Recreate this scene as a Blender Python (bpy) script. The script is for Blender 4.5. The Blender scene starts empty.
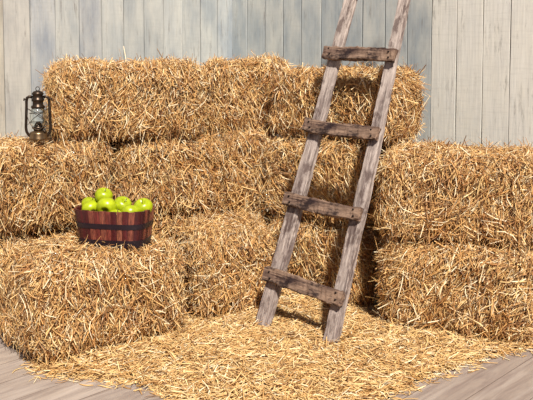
import bpy, bmesh, math
import numpy as np
from mathutils import Vector, Matrix

rng = np.random.default_rng(11)
scene = bpy.context.scene
COL = scene.collection
H = 0.40                      # height of one bale

# ------------------------------------------------------------------ helpers
def lin(r, g, b):
    f = lambda c: (c / 255 / 12.92) if c / 255 <= 0.04045 else ((c / 255 + 0.055) / 1.055) ** 2.4
    return (f(r), f(g), f(b), 1.0)

def tag(o, label=None, cat=None, group=None, kind=None):
    if label: o['label'] = label
    if cat: o['category'] = cat
    if group: o['group'] = group
    if kind: o['kind'] = kind
    return o

def link(name, me, mats, parent=None, loc=None, rotz=0.0):
    o = bpy.data.objects.new(name, me)
    COL.objects.link(o)
    if me is not None:
        for m in (mats if isinstance(mats, (list, tuple)) else [mats]):
            me.materials.append(m)
    if parent is not None: o.parent = parent
    if loc is not None: o.location = loc
    o.rotation_euler.z = rotz
    return o

def mesh_np(name, V, quads=None, tris=None, mat_q=None, smooth=True, tone=None):
    """V (n,3) vertices, quads (m,4) -> mesh; fast path through foreach_set"""
    me = bpy.data.meshes.new(name)
    F, starts, tot = [], [], 0
    q = np.asarray(quads, dtype=np.int32)
    me.vertices.add(len(V)); me.vertices.foreach_set('co', np.asarray(V, dtype=np.float32).ravel())
    me.loops.add(q.size); me.loops.foreach_set('vertex_index', q.ravel())
    me.polygons.add(len(q)); me.polygons.foreach_set('loop_start', np.arange(0, q.size, 4, dtype=np.int32))
    if mat_q is not None: me.polygons.foreach_set('material_index', np.asarray(mat_q, dtype=np.int32))
    me.polygons.foreach_set('use_smooth', np.full(len(q), smooth))
    if tone is not None:
        a = me.attributes.new('tone', 'FLOAT', 'POINT'); a.data.foreach_set('value', np.asarray(tone, dtype=np.float32))
    me.update(calc_edges=True); me.validate()
    return me

def bm_mesh(name, bm, smooth=False):
    me = bpy.data.meshes.new(name)
    bmesh.ops.recalc_face_normals(bm, faces=bm.faces)
    bm.to_mesh(me); bm.free()
    for p in me.polygons: p.use_smooth = smooth
    return me

def lathe(bm, prof, seg=32, c=(0, 0, 0), sx=1, sy=1):
    rings = []
    for r, z in prof:
        if r < 1e-6:
            rings.append([bm.verts.new((c[0], c[1], c[2] + z))])
        else:
            rings.append([bm.verts.new((c[0] + r * sx * math.cos(2 * math.pi * k / seg), c[1] + r * sy * math.sin(2 * math.pi * k / seg), c[2] + z)) for k in range(seg)])
    for a, b in zip(rings, rings[1:]):
        for k in range(seg):
            k2 = (k + 1) % seg
            if len(a) == 1 and len(b) == 1: continue
            if len(a) == 1: bm.faces.new((a[0], b[k2], b[k]))
            elif len(b) == 1: bm.faces.new((a[k], a[k2], b[0]))
            else: bm.faces.new((a[k], a[k2], b[k2], b[k]))

def tube(bm, pts, r, seg=10, closed=False, flat=1.0):
    pts = [Vector(p) for p in pts]
    n = len(pts); rings = []
    up = Vector((0, 0, 1)); prev = None
    for i, p in enumerate(pts):
        if closed: t = pts[(i + 1) % n] - pts[i - 1]
        else: t = pts[min(i + 1, n - 1)] - pts[max(i - 1, 0)]
        t.normalize()
        if prev is None:
            a = t.cross(up if abs(t.z) < 0.9 else Vector((0, 1, 0))).normalized()
        else:
            a = (prev - t * prev.dot(t)).normalized()
        prev = a; b = t.cross(a)
        rr = r[i] if isinstance(r, (list, tuple)) else r
        rings.append([bm.verts.new(p + a * rr * math.cos(2 * math.pi * k / seg) + b * rr * flat * math.sin(2 * math.pi * k / seg)) for k in range(seg)])
    m = n if closed else n - 1
    for i in range(m):
        A, B = rings[i], rings[(i + 1) % n]
        for k in range(seg):
            bm.faces.new((A[k], A[(k + 1) % seg], B[(k + 1) % seg], B[k]))
    if not closed:
        bm.faces.new(rings[0]); bm.faces.new(rings[-1])

# ------------------------------------------------------------------ materials
def new_mat(name, rough=0.6, spec=0.3):
    m = bpy.data.materials.new(name); m.use_nodes = True
    nt = m.node_tree; b = nt.nodes['Principled BSDF']
    b.inputs['Roughness'].default_value = rough
    b.inputs['Specular IOR Level'].default_value = spec
    return m, nt, b

def ramp(nt, stops):
    r = nt.nodes.new('ShaderNodeValToRGB'); e = r.color_ramp.elements
    while len(e) < len(stops): e.new(0.5)
    for el, (p, c) in zip(e, stops): el.position = p; el.color = c
    return r

def noise(nt, vec, scale, detail=4, rough=0.55):
    n = nt.nodes.new('ShaderNodeTexNoise'); n.inputs['Scale'].default_value = scale
    n.inputs['Detail'].default_value = detail; n.inputs['Roughness'].default_value = rough
    if vec is not None: nt.links.new(vec, n.inputs['Vector'])
    return n

def mapping(nt, src='Object', scale=(1, 1, 1), rot=(0, 0, 0)):
    t = nt.nodes.new('ShaderNodeTexCoord'); m = nt.nodes.new('ShaderNodeMapping')
    m.inputs['Scale'].default_value = scale; m.inputs['Rotation'].default_value = rot
    nt.links.new(t.outputs[src], m.inputs['Vector']); return m.outputs[0]

def mix(nt, fac, a, b, mode='MIX'):
    n = nt.nodes.new('ShaderNodeMix'); n.data_type = 'RGBA'; n.blend_type = mode
    for inp, v in ((n.inputs[0], fac), (n.inputs[6], a), (n.inputs[7], b)):
        if isinstance(v, (int, float, tuple)): inp.default_value = v
        else: nt.links.new(v, inp)
    return n.outputs[2]

def attr(nt, name):
    a = nt.nodes.new('ShaderNodeAttribute'); a.attribute_name = name; return a

def bump(nt, b, h, strength=0.4, dist=0.004):
    n = nt.nodes.new('ShaderNodeBump'); n.inputs['Strength'].default_value = strength; n.inputs['Distance'].default_value = dist
    nt.links.new(h, n.inputs['Height']); nt.links.new(n.outputs[0], b.inputs['Normal'])

def straw_material(name, stops, rough=0.5):
    m, nt, b = new_mat(name, rough, 0.35)
    a = attr(nt, 'tone'); r = ramp(nt, stops)
    nt.links.new(a.outputs['Fac'], r.inputs[0])
    n = noise(nt, mapping(nt, 'Object'), 14, 3)
    c = mix(nt, 0.25, r.outputs[0], ramp_out(nt, n.outputs[0], [(0.3, lin(150, 102, 58)), (0.7, lin(250, 224, 172))]), 'MIX')
    nt.links.new(c, b.inputs['Base Color'])
    return m

def ramp_out(nt, src, stops):
    r = ramp(nt, stops); nt.links.new(src, r.inputs[0]); return r.outputs[0]

STRAW = straw_material('straw', [(0.0, lin(96, 54, 28)), (0.25, lin(164, 106, 54)), (0.52, lin(214, 160, 90)), (0.78, lin(240, 204, 138)), (1.0, lin(255, 240, 204))])
STRAW_FLOOR = straw_material('loose straw', [(0.0, lin(120, 74, 40)), (0.2, lin(186, 136, 76)), (0.5, lin(226, 182, 114)), (0.8, lin(246, 216, 154)), (1.0, lin(255, 242, 206))])

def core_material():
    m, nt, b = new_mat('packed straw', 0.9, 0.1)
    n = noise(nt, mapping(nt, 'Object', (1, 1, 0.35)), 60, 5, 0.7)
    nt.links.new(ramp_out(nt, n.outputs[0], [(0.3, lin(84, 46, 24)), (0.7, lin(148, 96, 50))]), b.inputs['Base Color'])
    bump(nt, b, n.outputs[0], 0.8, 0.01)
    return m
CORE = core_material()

def wall_material():
    m, nt, b = new_mat('painted wall boards', 0.75, 0.2)
    a = nt.nodes.new('ShaderNodeAttribute'); a.attribute_name = 'paint'
    v = mapping(nt, 'Object', (1, 1, 1))
    off = nt.nodes.new('ShaderNodeVectorMath'); off.operation = 'ADD'
    nt.links.new(v, off.inputs[0]); t = attr(nt, 'tone')
    comb = nt.nodes.new('ShaderNodeVectorMath'); comb.operation = 'SCALE'; comb.inputs[0].default_value = (0, 3, 41)
    nt.links.new(t.outputs['Fac'], comb.inputs['Scale']); nt.links.new(comb.outputs[0], off.inputs[1])
    def strech(s):
        mm = nt.nodes.new('ShaderNodeMapping'); mm.inputs['Scale'].default_value = s
        nt.links.new(off.outputs[0], mm.inputs['Vector']); return mm.outputs[0]
    grain = noise(nt, strech((1, 1, 0.05)), 120, 6, 0.65)
    blot = noise(nt, strech((1, 1, 0.35)), 9, 5, 0.6)
    wear = noise(nt, strech((1, 1, 0.12)), 38, 8, 0.75)
    saw = noise(nt, strech((0.25, 1, 3.0)), 30, 3, 0.6)
    c = mix(nt, ramp_out(nt, grain.outputs[0], [(0.35, (0, 0, 0, 1)), (0.7, (1, 1, 1, 1))]), mix(nt, 0.30, a.outputs['Color'], lin(110, 110, 108)), a.outputs['Color'])
    c = mix(nt, ramp_out(nt, blot.outputs[0], [(0.35, (0, 0, 0, 1)), (0.75, (0.6, 0.6, 0.6, 1))]), c, lin(222, 218, 204))
    c = mix(nt, ramp_out(nt, saw.outputs[0], [(0.5, (0, 0, 0, 1)), (0.8, (0.2, 0.2, 0.2, 1))]), c, lin(150, 148, 142))
    c = mix(nt, ramp_out(nt, wear.outputs[0], [(0.56, (0, 0, 0, 1)), (0.72, (0.8, 0.8, 0.8, 1))]), c, lin(112, 106, 100))
    nt.links.new(c, b.inputs['Base Color'])
    bump(nt, b, grain.outputs[0], 0.35, 0.003)
    return m
WALL = wall_material()

def plain(name, col, rough=0.6, spec=0.3, metal=0.0):
    m, nt, b = new_mat(name, rough, spec)
    n = noise(nt, mapping(nt, 'Object'), 45, 4)
    d = tuple(c * 0.72 for c in col[:3]) + (1,)
    nt.links.new(ramp_out(nt, n.outputs[0], [(0.35, d), (0.65, col)]), b.inputs['Base Color'])
    b.inputs['Metallic'].default_value = metal
    return m
GAP = plain('dark batten behind boards', lin(44, 34, 30), 0.95, 0.05)

def timber(name, dark, mid, light, stain, stain_amt=0.5, s=1.0):
    """weathered sawn timber, grain along local X"""
    m, nt, b = new_mat(name, 0.8, 0.2)
    g = noise(nt, mapping(nt, 'Object', (0.07, 1, 1)), 110 * s, 7, 0.7)
    f = noise(nt, mapping(nt, 'Object', (0.16, 1, 1)), 26 * s, 6, 0.65)
    p = noise(nt, mapping(nt, 'Object', (0.5, 1, 1)), 22 * s, 6, 0.7)
    c = ramp_out(nt, g.outputs[0], [(0.33, dark), (0.5, mid), (0.66, light)])
    c = mix(nt, ramp_out(nt, f.outputs[0], [(0.4, (0, 0, 0, 1)), (0.66, (0.7, 0.7, 0.7, 1))]), c, light)
    c = mix(nt, ramp_out(nt, p.outputs[0], [(0.52, (0, 0, 0, 1)), (0.62, (stain_amt,) * 3 + (1,))]), c, stain)
    nt.links.new(c, b.inputs['Base Color'])
    bump(nt, b, g.outputs[0], 0.7, 0.006)
    return m
RAIL = timber('weathered rail timber', lin(64, 50, 48), lin(122, 107, 102), lin(192, 178, 168), lin(72, 54, 50), 0.7)
RUNG = timber('old rung timber', lin(40, 27, 26), lin(80, 60, 54), lin(154, 128, 108), lin(34, 24, 26), 0.9)

def floor_material():
    m, nt, b = new_mat('grey oak floorboards', 0.5, 0.35)
    rot = math.radians(-48.6)
    v = mapping(nt, 'Object', (1, 1, 1), (0, 0, rot))
    br = nt.nodes.new('ShaderNodeTexBrick'); nt.links.new(v, br.inputs['Vector'])
    br.offset = 0.37; br.inputs['Scale'].default_value = 1
    br.inputs['Brick Width'].default_value = 1.25; br.inputs['Row Height'].default_value = 0.17
    br.inputs['Mortar Size'].default_value = 0.0016; br.inputs['Mortar Smooth'].default_value = 0.1; br.inputs['Bias'].default_value = 0
    br.inputs['Color1'].default_value = (0, 0, 0, 1); br.inputs['Color2'].default_value = (1, 1, 1, 1); br.inputs['Mortar'].default_value = (0.5, 0.5, 0.5, 1)
    sh = nt.nodes.new('ShaderNodeVectorMath'); sh.operation = 'MULTIPLY_ADD'; sh.inputs[1].default_value = (5, 9, 3)
    nt.links.new(br.outputs['Color'], sh.inputs[0]); nt.links.new(v, sh.inputs[2])
    mp = nt.nodes.new('ShaderNodeMapping'); mp.inputs['Scale'].default_value = (0.12, 1, 1); nt.links.new(sh.outputs[0], mp.inputs['Vector'])
    g = noise(nt, mp.outputs[0], 34, 7, 0.65); g.inputs['Distortion'].default_value = 0.6
    g2 = noise(nt, mp.outputs[0], 8, 4, 0.6); g2.inputs['Distortion'].default_value = 1.2
    c = mix(nt, br.outputs['Color'], lin(146, 132, 122), lin(168, 154, 142))
    c = mix(nt, ramp_out(nt, g.outputs[0], [(0.36, (0.6, 0.6, 0.6, 1)), (0.58, (0, 0, 0, 1))]), c, lin(108, 92, 88))
    c = mix(nt, ramp_out(nt, g2.outputs[0], [(0.5, (0, 0, 0, 1)), (0.75, (0.5, 0.5, 0.5, 1))]), c, lin(196, 184, 174))
    c = mix(nt, br.outputs['Fac'], c, lin(88, 72, 66))
    nt.links.new(c, b.inputs['Base Color'])
    return m
FLOOR = floor_material()

# ------------------------------------------------------------------ room
Cx, Cy = -0.225, 5.5
UL = np.array([-0.661, -0.750]); UR = np.array([0.750, -0.661])

me = bpy.data.meshes.new('floor')
me.from_pydata([(-5, -3, 0), (5, -3, 0), (5, 7, 0), (-5, 7, 0)], [], [(0, 1, 2, 3)])
tag(link('floor', me, FLOOR), kind='structure')

def board_wall(name, u, nrm, p, colours, n, base_seed):
    """upright boards with open joints in front of a dark batten sheet"""
    r = np.random.default_rng(base_seed)
    bm = bmesh.new(); lt = bm.verts.layers.float.new('tone'); lc = bm.verts.layers.float_color.new('paint')
    zt = 3.0
    for k in range(n):
        gap = 0.0052 + (0.0045 if r.random() < 0.25 else 0) ; a = k * p + gap / 2 + (0.0 if k else 0); b_ = (k + 1) * p - gap / 2
        d = 0.018 + r.uniform(-0.002, 0.003); t = r.random()
        col = colours(k, r)
        segs = 12
        prof = [(a, 0), (a, d - 0.001), (a + 0.001, d), (b_ - 0.001, d), (b_, d - 0.001), (b_, 0)]
        rows = []
        for s in range(segs + 1):
            z = zt * s / segs; w = 0.0012 * math.sin(s * 1.7 + k * 2.3)
            row = []
            for i, (x, y) in enumerate(prof):
                v = bm.verts.new((x + w, -y, z)); v[lt] = t; v[lc] = col; row.append(v)
            rows.append(row)
        for A, B in zip(rows, rows[1:]):
            for i in range(5): bm.faces.new((A[i], A[i + 1], B[i + 1], B[i]))
        bm.faces.new(rows[-1])
    L = n * p
    vs = [bm.verts.new(q) for q in ((0, 0.002, 0), (L, 0.002, 0), (L, 0.002, zt), (0, 0.002, zt), (0, 0.06, 0), (L, 0.06, 0), (L, 0.06, zt), (0, 0.06, zt))]
    for q in ((0, 1, 2, 3), (4, 5, 6, 7), (0, 1, 5, 4), (3, 2, 6, 7), (0, 3, 7, 4), (1, 2, 6, 5)):
        f = bm.faces.new([vs[i] for i in q]); f.material_index = 1
    me = bm_mesh(name, bm)
    o = link(name, me, [WALL, GAP])
    ang = math.atan2(u[1], u[0])
    # local +X along the wall; local -Y must face the room
    M = Matrix(((u[0], -nrm[0], 0, Cx), (u[1], -nrm[1], 0, Cy), (0, 0, 1, 0), (0, 0, 0, 1)))
    o.matrix_world = M
    return tag(o, kind='structure')

def col_left(k, r):
    base = {0: (160, 168, 174), 1: (168, 174, 176), 10: (170, 168, 164), 11: (180, 172, 158), 9: (156, 163, 172), 7: (158, 163, 170)}.get(k, (168, 172, 172))
    j = r.uniform(-7, 7)
    return lin(*[c + j for c in base])
def col_right(k, r):
    base = (160, 168, 172) if k < 10 else (226, 224, 216)
    j = r.uniform(-7, 6)
    return lin(*[c + j for c in base])
board_wall('wall_left', UL, (0.750, -0.661), 0.1535, col_left, 22, 3)
board_wall('wall_right', UR, (-0.661, -0.750), 0.150, col_right, 22, 8)

# ------------------------------------------------------------------ straw
def field(P, seed, f=6.0):
    r = np.random.default_rng(seed); out = np.zeros(len(P))
    for i in range(6):
        k = r.normal(size=3) * f * (1 + i * 0.5); out += np.sin(P @ k + r.uniform(0, 6.28)) / (1 + i * 0.45)
    return out / 2.2

def strands(P, D, N, L, W, bend, seed, rings=4):
    """three-sided, curved straws. P centre, D direction, N normal"""
    r = np.random.default_rng(seed); n = len(P)
    D = D / np.linalg.norm(D, axis=1, keepdims=True)
    S = np.cross(D, N); S /= np.linalg.norm(S, axis=1, keepdims=True) + 1e-9
    T = np.cross(S, D)
    ts = np.linspace(-0.5, 0.5, rings)
    bs = bend[:, 0:1] * r.normal(size=(n, 1)); bt = bend[:, 1:2] * r.normal(size=(n, 1)) - 0.03
    kink = r.uniform(-0.25, 0.25, (n, 1))
    V = np.empty((n, rings, 3, 3)); ph = r.uniform(0, 6.28, n)
    for i, t in enumerate(ts):
        u = (t - kink) ** 2 * 4 - 0.3
        c = P + D * L[:, None] * t + S * (bs * u * L[:, None]) + T * (bt * u * L[:, None])
        w = W * (1.0 if 0 < i < rings - 1 else 0.72)
        for k in range(3):
            a = ph + k * 2.0944
            V[:, i, k] = c + (S * np.cos(a)[:, None] + T * (0.6 * np.sin(a))[:, None]) * w[:, None] * 0.5
    V = V.reshape(-1, 3)
    base = (np.arange(n) * rings * 3)[:, None]
    q = []
    for i in range(rings - 1):
        for k in range(3):
            k2 = (k + 1) % 3
            q.append(np.stack([i * 3 + k, i * 3 + k2, (i + 1) * 3 + k2, (i + 1) * 3 + k]))
    q = np.array(q)
    Q = (base[:, None, :] + q[None]).reshape(-1, 4)
    return V, Q, rings * 3

def bale_mesh(L, D, Hh, seed, n, lean=0.0, spread=0.5, wild=0.06, mean_tone=0.5, rnd=0.09):
    r = np.random.default_rng(seed)
    hs = np.array([L / 2, D / 2, Hh / 2])
    def shape(Q, inset=0.0):
        h = hs - inset
        rr = rnd
        c = np.clip(Q, -(h - rr), h - rr)
        nn = Q - c; nn /= np.linalg.norm(nn, axis=1, keepdims=True) + 1e-9
        P = c + nn * rr
        b = field(P, seed, 6.0) * 0.017 + field(P, seed + 5, 20.0) * 0.010
        down = P[:, 2] < -Hh * 0.3
        b = np.where(down & (nn[:, 2] < -0.3), -0.002, b)
        return P + nn * b[:, None], nn
    # core: subdivided box
    V0, Q0 = [], []; nseg = 22; off = 0
    for ax in range(3):
        for sg in (-1, 1):
            g = np.linspace(-1, 1, nseg)
            A, B = np.meshgrid(g, g, indexing='ij')
            P = np.zeros((nseg * nseg, 3)); o1, o2 = [i for i in range(3) if i != ax]
            P[:, ax] = sg; P[:, o1] = A.ravel(); P[:, o2] = B.ravel()
            V0.append(P * (hs - 0.045))
            idx = np.arange(nseg * nseg).reshape(nseg, nseg) + off; off += nseg * nseg
            q = np.stack([idx[:-1, :-1], idx[1:, :-1], idx[1:, 1:], idx[:-1, 1:]], -1).reshape(-1, 4)
            Q0.append(q[:, ::-1] if (sg > 0) == (ax == 1) else q)
    V0 = np.vstack(V0); Q0 = np.vstack(Q0)
    V0, _ = shape(V0, 0.045)
    # strand seats on the faces, by area (few on the underside)
    areas = np.array([D * Hh, D * Hh, L * Hh, L * Hh * 0.35, L * D * 0.05, L * D]); pr = areas / areas.sum()
    face = r.choice(6, n, p=pr); uv = r.uniform(-1, 1, (n, 2))
    Q = np.zeros((n, 3)); T1 = np.zeros((n, 3))
    for f, (ax, sg) in enumerate(((0, -1), (0, 1), (1, -1), (1, 1), (2, -1), (2, 1))):
        m = face == f; o1, o2 = [i for i in range(3) if i != ax]
        Q[m, ax] = sg * hs[ax]; Q[m, o1] = uv[m, 0] * hs[o1]; Q[m, o2] = uv[m, 1] * hs[o2]
    P, N = shape(Q)
    depth = r.beta(2.0, 1.5, n) * 0.062 - 0.048
    P = P + N * depth[:, None]
    low = np.clip((-Q[:, 2] / hs[2] - 0.72) / 0.28, 0, 1) * (np.abs(N[:, 2]) < 0.9)
    P = P - N * (low * 0.018)[:, None]      # the lower edge of a bale is pinched in
    up = np.where(np.abs(N[:, 2:3]) < 0.75, np.array([[0, 0, 1.0]]), np.array([[0, 1.0, 0]]))
    A = up - N * (up * N).sum(1, keepdims=True); A /= np.linalg.norm(A, axis=1, keepdims=True)
    B = np.cross(N, A)
    th = lean + field(P, seed + 9, 9.0) * 0.55 + r.normal(0, spread, n)
    th = np.where(np.abs(N[:, 2]) > 0.75, r.uniform(0, 6.28, n), th)
    rw = r.random(n) < 0.14; th = np.where(rw, r.uniform(0, 6.28, n), th)
    Dr = A * np.cos(th)[:, None] + B * np.sin(th)[:, None] + N * r.normal(0.0, 0.20, n)[:, None]
    Ls = r.uniform(0.045, 0.14, n) * np.where(r.random(n) < 0.08, 1.4, 1)
    W = r.uniform(0.0026, 0.0072, n)
    # stray ends that stand off the outline
    st = r.random(n) < wild
    Dr = np.where(st[:, None], Dr + N * r.uniform(0.2, 0.7, n)[:, None] * r.choice([-1, 1], n)[:, None], Dr)
    W = np.where(st, W * 0.7, W); P = np.where(st[:, None], P + N * 0.006, P)
    bend = np.stack([np.full(n, 0.15), np.full(n, 0.12)], 1)
    V, Qs, per = strands(P, Dr, N, Ls, W, bend, seed + 1)
    V[:, 2] = np.maximum(V[:, 2], -Hh / 2 + 0.001)
    tone = np.clip(r.normal(mean_tone, 0.34, n) , 0, 1)
    tn = np.concatenate([np.zeros(len(V0)), np.repeat(tone, per)])
    VV = np.vstack([V0, V]); QQ = np.vstack([Q0, Qs + len(V0)])
    VV[:, 2] += Hh / 2
    mi = np.concatenate([np.ones(len(Q0)), np.zeros(len(Qs))])
    return mesh_np('straw_bale', VV, QQ, mat_q=mi, tone=tn)

# (front left corner, front right corner, depth, base z, height, strands, lean, label)
BALES = [
 # seat level
 ((-0.860, 3.12), (-0.340, 3.53), 0.48, 0, .395, 16000, 0.05, 'front left straw bale on the floor, under the basket of apples', {}),
 ((-0.312, 3.685), (0.045, 3.775), 0.46, 0, .40, 13000, -0.1, 'low straw bale seen end-on beside the ladder foot, its wide top empty', {}),
 ((-1.28, 3.54), (-0.78, 4.04), 0.36, 0, .39, 7000, 0.0, 'floor-level straw bale in shade at the left edge, behind the front left bale', {}),
 ((-0.70, 4.08), (0.07, 4.28), 0.46, 0, .395, 7000, 0.0, 'floor-level straw bale mostly hidden behind the empty-topped low bale, under the middle row', {}),
 ((-0.01, 4.19), (0.45, 3.83), 0.46, 0, .39, 11000, 0.3, 'floor-level straw bale behind the two lowest ladder rungs', {}),
 ((0.490, 3.57), (1.11, 3.35), 0.46, 0, .39, 17000, -0.55, 'lower right straw bale on the floor beside the ladder, carrying another bale', {}),
 # second level
 ((-1.33, 3.50), (-0.745, 4.045), 0.38, .39, .40, 14000, 0.0, 'left straw bale of the middle row, carrying the lantern, behind the basket', {}),
 ((-0.725, 4.07), (-0.185, 4.25), 0.46, .39, .40, 13000, 0.1, 'middle row straw bale just right of the basket, beneath two top bales', {}),
 ((-0.205, 4.24), (0.06, 4.26), 0.46, .39, .415, 7000, 0.1, 'narrow straw bale end in the middle row, left of the ladder', {}),
 ((-0.03, 4.22), (0.45, 3.84), 0.46, .39, .405, 12000, 0.6, 'middle row straw bale behind the ladder between second and third rungs', {}),
 ((0.490, 3.60), (1.15, 3.42), 0.46, .385, .39, 17000, -0.2, 'upper right straw bale stacked on the lower right one, against pale boards', {}),
 # top level
 ((-0.985, 3.94), (-0.315, 4.20), 0.38, .79, .372, 16000, 0.1, 'top row straw bale at the left, right of the lantern', {}),
 ((-0.325, 4.33), (0.12, 4.36), 0.46, .79, .385, 11000, 0.1, 'top row straw bale in the middle, in the corner of the walls', {}),
 ((0.005, 4.26), (0.558, 3.80), 0.34, .79, .335, 14000, 0.3, 'top row straw bale behind the first two ladder rungs', {}),
]
LOW = {2, 3}
for i, (a, b, dep, z, hh, n, lean, label, kw) in enumerate(BALES):
    a = np.array(a); b = np.array(b); u = b - a; Lb = float(np.linalg.norm(u)); u /= Lb
    back = np.array([-u[1], u[0]])
    c = (a + b) / 2 + back * dep / 2
    rr = 0.07 if Lb < 0.3 else 0.09
    me = bale_mesh(Lb, dep, hh, 100 + i * 17, int(n * 1.15), lean, rnd=rr)
    if z == 0 or True: zz = z
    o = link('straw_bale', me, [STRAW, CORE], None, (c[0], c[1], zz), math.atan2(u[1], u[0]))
    tag(o, label, 'straw bale', 'stacked straw bales')

# loose straw on the floor ------------------------------------------------
POLY = np.array([(-0.90, 3.17), (-0.80, 3.08), (-0.64, 3.06), (-0.50, 3.02), (-0.40, 2.96), (-0.25, 2.80), (0.0, 2.62), (0.25, 2.70), (0.44, 2.90), (0.54, 3.02), (0.66, 3.12),
                 (0.85, 3.26), (1.10, 3.39), (0.95, 3.60), (0.55, 3.85), (0.2, 4.15), (-0.1, 4.1), (-0.3, 3.8), (-0.6, 3.5), (-0.9, 3.33)])
def poly_sd(P):
    """signed distance, positive inside"""
    n = len(POLY); d = np.full(len(P), 1e9); inside = np.zeros(len(P), bool)
    for i in range(n):
        a = POLY[i]; b = POLY[(i + 1) % n]; e = b - a; w = P - a
        t = np.clip((w @ e) / (e @ e), 0, 1); d = np.minimum(d, np.linalg.norm(w - t[:, None] * e, axis=1))
        c = ((a[1] > P[:, 1]) != (b[1] > P[:, 1])) & (P[:, 0] < (b[0] - a[0]) * (P[:, 1] - a[1]) / (b[1] - a[1] + 1e-12) + a[0])
        inside ^= c
    return np.where(inside, d, -d)
def heap_h(P):
    sd = poly_sd(P); t = np.clip(sd / 0.30, 0, 1); t = t * t * (3 - 2 * t)
    h = 0.032 * t + 0.085 * np.exp(-(((P[:, 0] - 0.13) / 0.34) ** 2 + ((P[:, 1] - 4.02) / 0.22) ** 2))
    P3 = np.column_stack([P, np.zeros(len(P))])
    return np.where(sd > 0, h * t ** 0.3 + field(P3, 77, 7) * 0.011 * t + field(P3, 78, 26) * 0.006 * t + 0.002, 0.0)
g = 0.02; xs = np.arange(-1.0, 1.16, g); ys = np.arange(2.55, 4.2, g)
X, Y = np.meshgrid(xs, ys, indexing='ij'); PP = np.column_stack([X.ravel(), Y.ravel()])
hh = heap_h(PP) - 0.012
idx = np.arange(len(PP)).reshape(X.shape)
Qg = np.stack([idx[:-1, :-1], idx[1:, :-1], idx[1:, 1:], idx[:-1, 1:]], -1).reshape(-1, 4)
Qg = Qg[(hh[Qg] > 0.001).all(1)]
V0 = np.column_stack([PP, hh])
n = 30000
S = np.column_stack([rng.uniform(-1.08, 1.2, n * 3), rng.uniform(2.5, 4.15, n * 3)]); sd = poly_sd(S)
keep = (sd > 0) | ((sd > -0.09) & (rng.random(len(S)) < 0.5 * np.exp(sd / 0.03)))
S = S[keep][:n]; sd = sd[keep][:n]; n = len(S)
e = 0.01
gx = (heap_h(S + [e, 0]) - heap_h(S - [e, 0])) / (2 * e); gy = (heap_h(S + [0, e]) - heap_h(S - [0, e])) / (2 * e)
N = np.column_stack([-gx, -gy, np.ones(n)]); N[sd < 0.01] = (0, 0, 1); N /= np.linalg.norm(N, axis=1, keepdims=True)
th = rng.uniform(0, 6.28, n)
th = np.where(rng.random(n) < 0.35, rng.normal(0.35, 0.6, n), th)
Dr = np.column_stack([np.cos(th), np.sin(th), np.zeros(n)]); Dr -= N * (Dr * N).sum(1, keepdims=True)
Dr += N * rng.normal(0, 0.17, n)[:, None] * (sd > 0.03)[:, None]
P = np.column_stack([S, heap_h(S) + np.where(sd > 0, rng.uniform(-0.012, 0.016, n), 0.0035)])
V, Qs, per = strands(P, Dr, N, rng.uniform(0.04, 0.12, n) * np.where(sd < 0, 0.6, 1), rng.uniform(0.0026, 0.0068, n), np.stack([np.full(n, 0.13), np.full(n, 0.09)], 1), 5)
V[:, 2] = np.maximum(V[:, 2], 0.0006)
tone = np.clip(rng.normal(0.5, 0.32, n), 0, 1)
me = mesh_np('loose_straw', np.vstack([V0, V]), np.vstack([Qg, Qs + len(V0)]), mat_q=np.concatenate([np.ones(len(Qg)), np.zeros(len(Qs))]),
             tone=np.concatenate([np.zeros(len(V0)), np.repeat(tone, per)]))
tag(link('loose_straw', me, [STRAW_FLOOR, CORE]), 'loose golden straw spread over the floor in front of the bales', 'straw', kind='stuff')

# ------------------------------------------------------------------ ladder
def timber_mesh(name, length, w, t, seed, rag=0.003, nseg=60, taper=1.0, ends=0.006):
    """rough-sawn batten, length along +X from 0, width along Y, thickness along Z"""
    r = np.random.default_rng(seed); bm = bmesh.new(); rings = []
    c = min(w, t) * 0.14
    base = [(-w/2 + c, -t/2), (0, -t/2), (w/2 - c, -t/2), (w/2, -t/2 + c), (w/2, 0), (w/2, t/2 - c), (w/2 - c, t/2), (0, t/2), (-w/2 + c, t/2), (-w/2, t/2 - c), (-w/2, 0), (-w/2, -t/2 + c)]
    ph = r.uniform(0, 6.28, (len(base), 4)); fr = np.array([5, 11, 23, 47]) / max(length, 0.5)
    for i in range(nseg + 1):
        s = i / nseg; x = length * s; k = 1 + (taper - 1) * s
        ring = []
        for j, (y, z) in enumerate(base):
            d = sum(math.sin(x * fr[q] * 2.2 + ph[j][q]) * rag / (1 + q * 0.6) for q in range(4)) * 0.6 + r.normal(0, rag * 0.25)
            l = math.hypot(y, z)
            ex = (r.uniform(-ends, ends) if i in (0, nseg) else 0)
            ring.append(bm.verts.new((x + ex, y * k + y / l * d + 0.004 * math.sin(s * 5 + seed), z * k + z / l * d)))
        rings.append(ring)
    nb = len(base)
    for A, B in zip(rings, rings[1:]):
        for k in range(nb): bm.faces.new((A[k], A[(k + 1) % nb], B[(k + 1) % nb], B[k]))
    for R_ in (rings[0], rings[-1]):
        cv = bm.verts.new(sum((v.co for v in R_), Vector()) / nb)
        for k in range(nb): bm.faces.new((R_[k], R_[(k + 1) % nb], cv))
    return bm_mesh(name, bm)

def frame_matrix(origin, x, y):
    x = Vector(x).normalized(); z = x.cross(Vector(y)).normalized(); y = z.cross(x)
    return Matrix(((x.x, y.x, z.x, origin[0]), (x.y, y.y, z.y, origin[1]), (x.z, y.z, z.z, origin[2]), (0, 0, 0, 1)))

FL = Vector((-0.020, 3.54, 0.016)); FR = Vector((0.250, 3.30, 0.012))
back = Vector((0.661, 0.750, 0)); 
lean = (back + Vector((0, 0, 2.25))).normalized()
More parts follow.
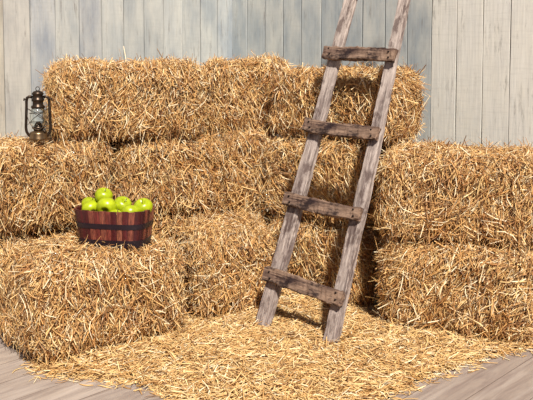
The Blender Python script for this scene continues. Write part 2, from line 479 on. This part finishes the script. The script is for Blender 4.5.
# top spacing narrows a little
LEN = 2.25
TL = FL + lean * LEN - (FR - FL).normalized() * 0.010; TR = FR + lean * LEN - (FR - FL).normalized() * 0.080
lad = link('ladder', None, None, None, (0.133, 3.50, 0.0))
tag(lad, 'weathered grey wooden ladder with nailed rungs leaning on the bales', 'ladder')
across = (FR - FL).normalized()
front = lean.cross(across); 
if front.y > 0: front = -front
inv = Matrix.Translation((-0.133, -3.50, 0))
def part(name, me, m, M, parent=lad, pinv=inv):
    o = link(name, me, m, parent); o.matrix_local = pinv @ M; return o
for k, (f, t, w) in enumerate(((FL, TL, 0.074), (FR, TR, 0.064))):
    part('rail', timber_mesh('rail', (t - f).length, w, 0.036, 31 + k, 0.003, 110, 0.74), RAIL, frame_matrix(f, t - f, across))
NAIL = plain('rusty nail iron', lin(40, 28, 26), 0.6, 0.4, 0.6)
for k, m_ in enumerate((0.092, 0.2327, 0.3775, 0.527, 0.675, 0.82)):
    pl = FL + (back + Vector((0, 0, 2.25))) * (m_ + 0.004)
    s = (pl - FL).length; pl = FL + (TL - FL).normalized() * s
    pr = FR + (TR - FR).normalized() * (s - 0.012) 
    d = (pr - pl).normalized()
    wl, wr = (0.040, 0.043) if k else (0.036, 0.047)
    if k == 0: pr = pr - Vector((0, 0, 0.005))
    d = (pr - pl).normalized()
    a = pl - d * wl + front * 0.0375; b = pr + d * wr * 0.8 + front * 0.0375
    hgt = (0.064, 0.060, 0.060, 0.062, 0.06, 0.06)[k]
    M = frame_matrix(a, b - a, lean)
    rg = part('rung', timber_mesh('rung', (b - a).length, hgt, 0.030, 51 + k, 0.0035, 36, 0.94, 0.004), RUNG, M)
    bl = (b - a).length
    zs = -1 if (M.to_3x3() @ Vector((0, 0, -1))).y < 0 else 1
    for (x, y) in ((0.03, 0.014), (0.045, -0.012), (bl - 0.03, 0.013), (bl - 0.022, -0.014)):
        bm = bmesh.new(); lathe(bm, [(0, -0.002), (0.0042, -0.002), (0.0042, 0.0025), (0.003, 0.004), (0, 0.0045)], 10)
        nl = link('nail', bm_mesh('nail', bm, True), NAIL, rg, (x, y, 0.0155 * zs))
        if zs < 0: nl.rotation_euler.x = math.pi

# ------------------------------------------------------------------ basket
def basket_material():
    m, nt, b = new_mat('red stained staves', 0.42, 0.5)
    t = attr(nt, 'tone')
    c = ramp_out(nt, t.outputs['Fac'], [(0.0, lin(48, 12, 20)), (0.45, lin(84, 26, 30)), (0.8, lin(122, 52, 46)), (1.0, lin(150, 92, 70))])
    g = noise(nt, mapping(nt, 'Object', (1, 1, 0.12)), 170, 6, 0.7)
    c = mix(nt, ramp_out(nt, g.outputs[0], [(0.4, (0.7, 0.7, 0.7, 1)), (0.6, (0, 0, 0, 1))]), c, lin(48, 14, 18))
    nt.links.new(c, b.inputs['Base Color']); bump(nt, b, g.outputs[0], 0.4, 0.002)
    return m
STAVE = basket_material()
BAND = plain('dark hoop band', lin(30, 18, 30), 0.45, 0.5)
def oval(a, b, th, e=3.8):
    c, s = math.cos(th), math.sin(th)
    return (a * math.copysign(abs(c) ** (2 / e), c), b * math.copysign(abs(s) ** (2 / e), s))
def oval_pts(a, b, n):
    """n points equally spaced along the oval"""
    M = 720; pts = [oval(a, b, 2 * math.pi * i / M) for i in range(M + 1)]
    L = [0]
    for p, q in zip(pts, pts[1:]): L.append(L[-1] + math.hypot(q[0] - p[0], q[1] - p[1]))
    out = []; j = 0
    for k in range(n):
        s = L[-1] * k / n
        while L[j + 1] < s: j += 1
        f = (s - L[j]) / (L[j + 1] - L[j]); out.append((pts[j][0] + (pts[j + 1][0] - pts[j][0]) * f, pts[j][1] + (pts[j + 1][1] - pts[j][1]) * f))
    return out
bx, by, bz = -0.652, 3.54, 0.404
bask = link('apple_basket', None, None, None, (bx, by, bz), math.radians(-13))
tag(bask, 'dark red wooden stave basket with black bands, full of green apples', 'basket')
A0, B0, A1, B1, BH = 0.143, 0.088, 0.164, 0.106, 0.156
bm = bmesh.new(); lt = bm.verts.layers.float.new('tone')
NS = 36; r = np.random.default_rng(4)
SUB = 6; lo = oval_pts(A0, B0, NS * SUB); hi = oval_pts(A1, B1, NS * SUB)
for k in range(NS):
    t = float(r.uniform(0, 1)); top = BH + r.uniform(-0.002, 0.002); rows = []
    for j in range(SUB):
        i0 = k * SUB + j; i0 = min(i0, k * SUB + SUB - 1)
        f = j / (SUB - 1)
        def pt(arr):
            p = arr[i0]; q = arr[(i0 + 1) % len(arr)]
            g_ = 0.12 + f * 0.0 if j == 0 else (0.88 if j == SUB - 1 else 0.5)
            return (p[0] + (q[0] - p[0]) * g_, p[1] + (q[1] - p[1]) * g_)
        pl_, ph_ = pt(lo), pt(hi); bul = 0.0018 * (1 - (2 * f - 1) ** 2)
        o_l = math.hypot(*ph_)
        nx, ny = ph_[0] / o_l, ph_[1] / o_l
        vs = [(pl_[0] + nx * bul, pl_[1] + ny * bul, 0), (ph_[0] + nx * bul, ph_[1] + ny * bul, top), (ph_[0] - nx * 0.009, ph_[1] - ny * 0.009, top), (pl_[0] - nx * 0.009, pl_[1] - ny * 0.009, 0)]
        row = [bm.verts.new(v) for v in vs]
        for v in row: v[lt] = t
        rows.append(row)
    for A, B in zip(rows, rows[1:]):
        for i in range(4): bm.faces.new((A[i], B[i], B[(i + 1) % 4], A[(i + 1) % 4]))
    bm.faces.new(rows[0]); bm.faces.new(rows[-1])
link('staves', bm_mesh('staves', bm), STAVE, bask)
def hoop(z0, z1, ext=0.003, inn=0.002):
    bm = bmesh.new(); n = 96; rows = []
    ring = []
    for (z, e) in ((z0, ext), (z1, ext), (z1, -inn), (z0, -inn)):
        f = z / BH; pts = oval_pts(A0 + (A1 - A0) * f + e, B0 + (B1 - B0) * f + e, n)
        ring.append([bm.verts.new((p[0], p[1], z)) for p in pts])
    for i in range(4):
        A, B = ring[i], ring[(i + 1) % 4]
        for k in range(n): bm.faces.new((A[k], A[(k + 1) % n], B[(k + 1) % n], B[k]))
    return bm_mesh('hoop', bm)
link('hoop', hoop(0.080, 0.102), BAND, bask); link('hoop', hoop(0.002, 0.032, 0.0035), BAND, bask)
bm = bmesh.new(); pts = oval_pts(A0 - 0.006, B0 - 0.006, 60)
lo_ = [bm.verts.new((p[0], p[1], 0.006)) for p in pts]; hi_ = [bm.verts.new((p[0], p[1], 0.018)) for p in pts]
bm.faces.new(lo_); bm.faces.new(hi_)
for k in range(60): bm.faces.new((lo_[k], lo_[(k + 1) % 60], hi_[(k + 1) % 60], hi_[k]))
link('bottom_board', bm_mesh('bottom_board', bm), STAVE, bask)

# ------------------------------------------------------------------ apples
def apple_material():
    m, nt, b = new_mat('green apple skin', 0.3, 0.5)
    n = noise(nt, mapping(nt, 'Object'), 30, 4)
    c = ramp_out(nt, n.outputs[0], [(0.3, lin(134, 148, 6)), (0.7, lin(172, 186, 22))])
    v = nt.nodes.new('ShaderNodeTexVoronoi'); v.inputs['Scale'].default_value = 260
    nt.links.new(mapping(nt, 'Object'), v.inputs['Vector'])
    c = mix(nt, ramp_out(nt, v.outputs['Distance'], [(0.08, (0.5, 0.5, 0.5, 1)), (0.16, (0, 0, 0, 1))]), c, lin(220, 228, 130))
    nt.links.new(c, b.inputs['Base Color'])
    b.inputs['Subsurface Weight'].default_value = 0.0
    return m
APPLE = apple_material(); STEM = plain('apple stem', lin(86, 60, 34), 0.7); CALYX = plain('apple calyx', lin(60, 48, 24), 0.9)
def apple_mesh():
    bm = bmesh.new(); R = 0.036; prof = []
    n = 26
    for i in range(n + 1):
        t = math.pi * i / n                       # from bottom to top
        z = -math.cos(t); rr = max(0.0, math.sin(t)) ** 0.92
        z2 = z * 0.90
        if z > 0.55: z2 -= 0.50 * ((z - 0.55) / 0.45) ** 2 * math.exp(-(rr / 0.33) ** 2) * 0.9 + 0.0
        if z < -0.6: z2 += 0.30 * ((-z - 0.6) / 0.4) ** 2 * math.exp(-(rr / 0.30) ** 2)
        w = rr * (1.02 + 0.05 * z)
        prof.append((max(w * R, 0.0) if 0 < i < n else 0.0, z2 * R))
    lathe(bm, prof, 36)
    for v in bm.verts:                            # five soft lobes near the base
        a = math.atan2(v.co.y, v.co.x); k = max(0, -v.co.z / R)
        s = 1 + 0.02 * math.cos(5 * a) * (0.3 + k); v.co.x *= s; v.co.y *= s
    return bm_mesh('apple', bm, True)
ap = link('apple', apple_mesh(), APPLE)
bm = bmesh.new(); tube(bm, [(0, 0, 0.016), (0.001, 0, 0.026), (0.004, 0.001, 0.036)], [0.0012, 0.0011, 0.0018], 8)
st = link('stem', bm_mesh('stem', bm, True), STEM, ap)
bm = bmesh.new()
for k in range(5):
    a = k * 1.2566; tube(bm, [(0.001 * math.cos(a), 0.001 * math.sin(a), -0.024), (0.006 * math.cos(a), 0.006 * math.sin(a), -0.031)], [0.0022, 0.0008], 6)
cx_ = link('calyx', bm_mesh('calyx', bm, True), CALYX, ap)
def on_basket(x, y, z):
    c, s = math.cos(math.radians(-13)), math.sin(math.radians(-13))
    return (bx + c * x - s * y, by + s * x + c * y, bz + z)
# x, y, z in the basket; tilt (x, y); scale; label
APPLES = [
 ((-0.064, 0.030, 0.198), (0.35, 0.15, 0.3), 1.00, 'green apple at the very top of the heap in the basket'),
 ((-0.124, 0.020, 0.158), (0.3, 0.2, 1.0), 0.98, 'leftmost green apple, partly behind another at the left basket end'),
 ((-0.096, -0.036, 0.150), (2.0, -0.15, 0.5), 1.00, 'green apple at the left front rim with its dark blossom end showing'),
 ((-0.020, -0.038, 0.162), (1.95, 0.25, 0.0), 1.14, 'largest green apple, front of the heap, blossom end facing out'),
 ((0.030, 0.014, 0.163), (0.5, 0.4, 0.2), 1.05, 'green apple in the middle, just right of the largest apple'),
 ((0.092, -0.050, 0.144), (-0.3, 0.2, 0.6), 1.04, 'green apple resting low on the front rim toward the right'),
 ((0.128, 0.005, 0.160), (0.4, -0.3, 0.3), 1.06, 'rightmost green apple, at the right end of the basket'),
 ((0.030, -0.060, 0.128), (0.2, 0.2, 0.4), 0.86, 'green apple mostly hidden behind the rim at the middle front'),
]
for i, (p, rt, s, lab) in enumerate(APPLES):
    if i == 0: o = ap
    else:
        o = ap.copy(); COL.objects.link(o)
        for ch in (st, cx_):
            c = ch.copy(); COL.objects.link(c); c.parent = o
    o.location = on_basket(*p); o.rotation_euler = rt; o.scale = (s * 1.06,) * 3
    tag(o, lab, 'apple', 'green apples in the basket')
# straw bedding that carries the apples
m_ = 900; r = np.random.default_rng(9)
th = r.uniform(0, 6.28, m_); q = np.sqrt(r.random(m_))
P = np.column_stack([np.cos(th) * q * 0.135, np.sin(th) * q * 0.078, r.uniform(0.085, 0.112, m_)])
a = r.uniform(0, 6.28, m_); D = np.column_stack([np.cos(a), np.sin(a), r.normal(0, .1, m_)]); N = np.tile([0, 0, 1.0], (m_, 1))
V, Qs, per = strands(P, D, N, r.uniform(0.02, 0.05, m_), r.uniform(0.002, 0.004, m_), np.full((m_, 2), 0.1), 3)
g1 = np.array([(p[0], p[1], z) for z, sc in ((0.019, 0.84), (0.098, 0.93)) for p in oval_pts(0.15 * sc, 0.09 * sc, 24)])
Qw = np.array([(k, (k + 1) % 24, 24 + (k + 1) % 24, 24 + k) for k in range(24)] + [(24, 24 + k, 24 + k + 1, 24 + k + 2) for k in range(1, 22, 2)])
V = np.vstack([g1, V]); Qs = np.vstack([Qw, Qs + 48])
me = mesh_np('straw_bedding', V, Qs, tone=np.concatenate([np.full(48, .3), np.repeat(r.random(m_), per)]))
tag(link('straw_bedding', me, STRAW, None, (bx, by, bz), math.radians(-13)), 'straw lining inside the basket under the apples', 'straw', kind='stuff')

# ------------------------------------------------------------------ lantern
METAL = plain('aged bronze', lin(74, 62, 52), 0.36, 0.5, 0.85)
BRASS = plain('worn brass tank', lin(128, 104, 76), 0.32, 0.5, 0.85)
g_, nt, b = new_mat('lantern glass', 0.04, 0.5)
b.inputs['Transmission Weight'].default_value = 1.0; b.inputs['IOR'].default_value = 1.3; b.inputs['Base Color'].default_value = (0.92, 0.95, 0.95, 1)
GLASS = g_
lx, ly, lz = -1.062, 3.86, 0.818
lan = link('hurricane_lantern', None, None, None, (lx, ly, lz), math.radians(12))
lan.scale = (0.93, 0.93, 1.02)
tag(lan, 'old dark bronze hurricane lantern with glass globe, standing on the left bale', 'lantern')
def lpart(name, prof, mat, parent=lan, seg=32):
    bm = bmesh.new(); lathe(bm, prof, seg); return link(name, bm_mesh(name, bm, True), mat, parent)
tank = lpart('fuel_tank', [(0, 0), (0.044, 0), (0.047, 0.004), (0.047, 0.010), (0.044, 0.014), (0.044, 0.030), (0.040, 0.038), (0.026, 0.043), (0.018, 0.045), (0, 0.045)], BRASS)
bm = bmesh.new(); tube(bm, [(0.03, -0.022, 0.036), (0.034, -0.026, 0.047)], 0.008, 14); link('filler_cap', bm_mesh('filler_cap', bm, True), METAL, tank)
lpart('burner', [(0, 0.044), (0.022, 0.044), (0.024, 0.050), (0.030, 0.054), (0.031, 0.060), (0.022, 0.066), (0.014, 0.078), (0.010, 0.084), (0, 0.085)], METAL)
lpart('globe', [(0.026, 0.062), (0.033, 0.070), (0.040, 0.085), (0.042, 0.100), (0.040, 0.118), (0.033, 0.138), (0.027, 0.150), (0.025, 0.150), (0.031, 0.137), (0.038, 0.118), (0.040, 0.100), (0.038, 0.086), (0.031, 0.071), (0.024, 0.063), (0.026, 0.062)], GLASS)
hood = lpart('chimney_hood', [(0.030, 0.146), (0.034, 0.148), (0.034, 0.156), (0.027, 0.160), (0.026, 0.176), (0.031, 0.180), (0.031, 0.188), (0.026, 0.191), (0.025, 0.206), (0.029, 0.209), (0.030, 0.214), (0.022, 0.222), (0.010, 0.227), (0, 0.228)], METAL)
bm = bmesh.new(); tube(bm, [(0.009 * math.cos(t * math.pi / 8), 0, 0.235 + 0.009 * math.sin(t * math.pi / 8)) for t in range(16)], 0.0018, 8, True)
link('lift_ring', bm_mesh('lift_ring', bm, True), METAL, hood)
for s in (-1, 1):
    bm = bmesh.new()
    path = [(0.026, 0.196), (0.040, 0.200), (0.051, 0.194), (0.055, 0.178), (0.056, 0.140), (0.058, 0.095), (0.060, 0.058), (0.057, 0.040), (0.048, 0.026), (0.040, 0.020)]
    tube(bm, [(s * x, 0, z) for x, z in path], 0.0056, 12, flat=1.25)
    ft = link('side_tube', bm_mesh('side_tube', bm, True), METAL, lan)
    bm = bmesh.new(); tube(bm, [(s * 0.054, -0.004, 0.186), (s * 0.066, -0.004, 0.190), (s * 0.067, 0.0, 0.182)], 0.004, 10)
    link('bail_ear', bm_mesh('bail_ear', bm, True), METAL, ft)
bm = bmesh.new()
for z, rr in ((0.082, 0.0435), (0.124, 0.042)):
    tube(bm, [(rr * math.cos(2 * math.pi * k / 28), rr * math.sin(2 * math.pi * k / 28), z) for k in range(28)], 0.0012, 6, True)
for sgn in (-1, 1):
    for y in (-1, 1):
        tube(bm, [(sgn * 0.050, y * 0.006, 0.072), (sgn * 0.022, y * 0.040, 0.100), (-sgn * 0.004, y * 0.045, 0.118), (-sgn * 0.050, y * 0.008, 0.145)], 0.0012, 6)
link('wire_guard', bm_mesh('wire_guard', bm, True), METAL, lan)
bm = bmesh.new()
tube(bm, [(0.060 * math.cos(t), -0.046 * math.sin(t) - 0.004, 0.182 - 0.13 * math.sin(t) ** 1.0) for t in [math.pi * k / 18 for k in range(19)]], 0.0014, 6)
link('bail_handle', bm_mesh('bail_handle', bm, True), METAL, lan)

# ------------------------------------------------------------------ light
def sun(name, d, e, ang, col):
    l = bpy.data.lights.new(name, 'SUN'); l.energy = e; l.angle = math.radians(ang); l.color = col
    o = bpy.data.objects.new(name, l); COL.objects.link(o)
    o.rotation_euler = (-Vector(d)).to_track_quat('-Z', 'Y').to_euler(); return o
sun('sun', (0.17, -0.64, 0.75), 6.7, 4, (1.0, 0.94, 0.85))
w = bpy.data.worlds.new('sky'); scene.world = w; w.use_nodes = True
bg = w.node_tree.nodes['Background']; bg.inputs[0].default_value = (0.84, 0.76, 1.0, 1); bg.inputs[1].default_value = 0.24

# ------------------------------------------------------------------ camera
cam = bpy.data.cameras.new('camera'); co = bpy.data.objects.new('camera', cam); COL.objects.link(co)
co.location = (0, 0, 1.2); PITCH = 4.0
co.rotation_euler = (math.radians(90 - PITCH), 0, 0)
cam.sensor_width = 36; cam.lens = 832 / 533 * 36
cam.shift_y = -(142 - 832 * math.tan(math.radians(PITCH))) / 533
scene.camera = co
scene.view_settings.view_transform = 'Standard'; scene.view_settings.look = 'None'
scene.view_settings.exposure = 0.0; scene.view_settings.gamma = 1; scene.view_settings.use_curve_mapping = False
scene.cycles.max_bounces = 6
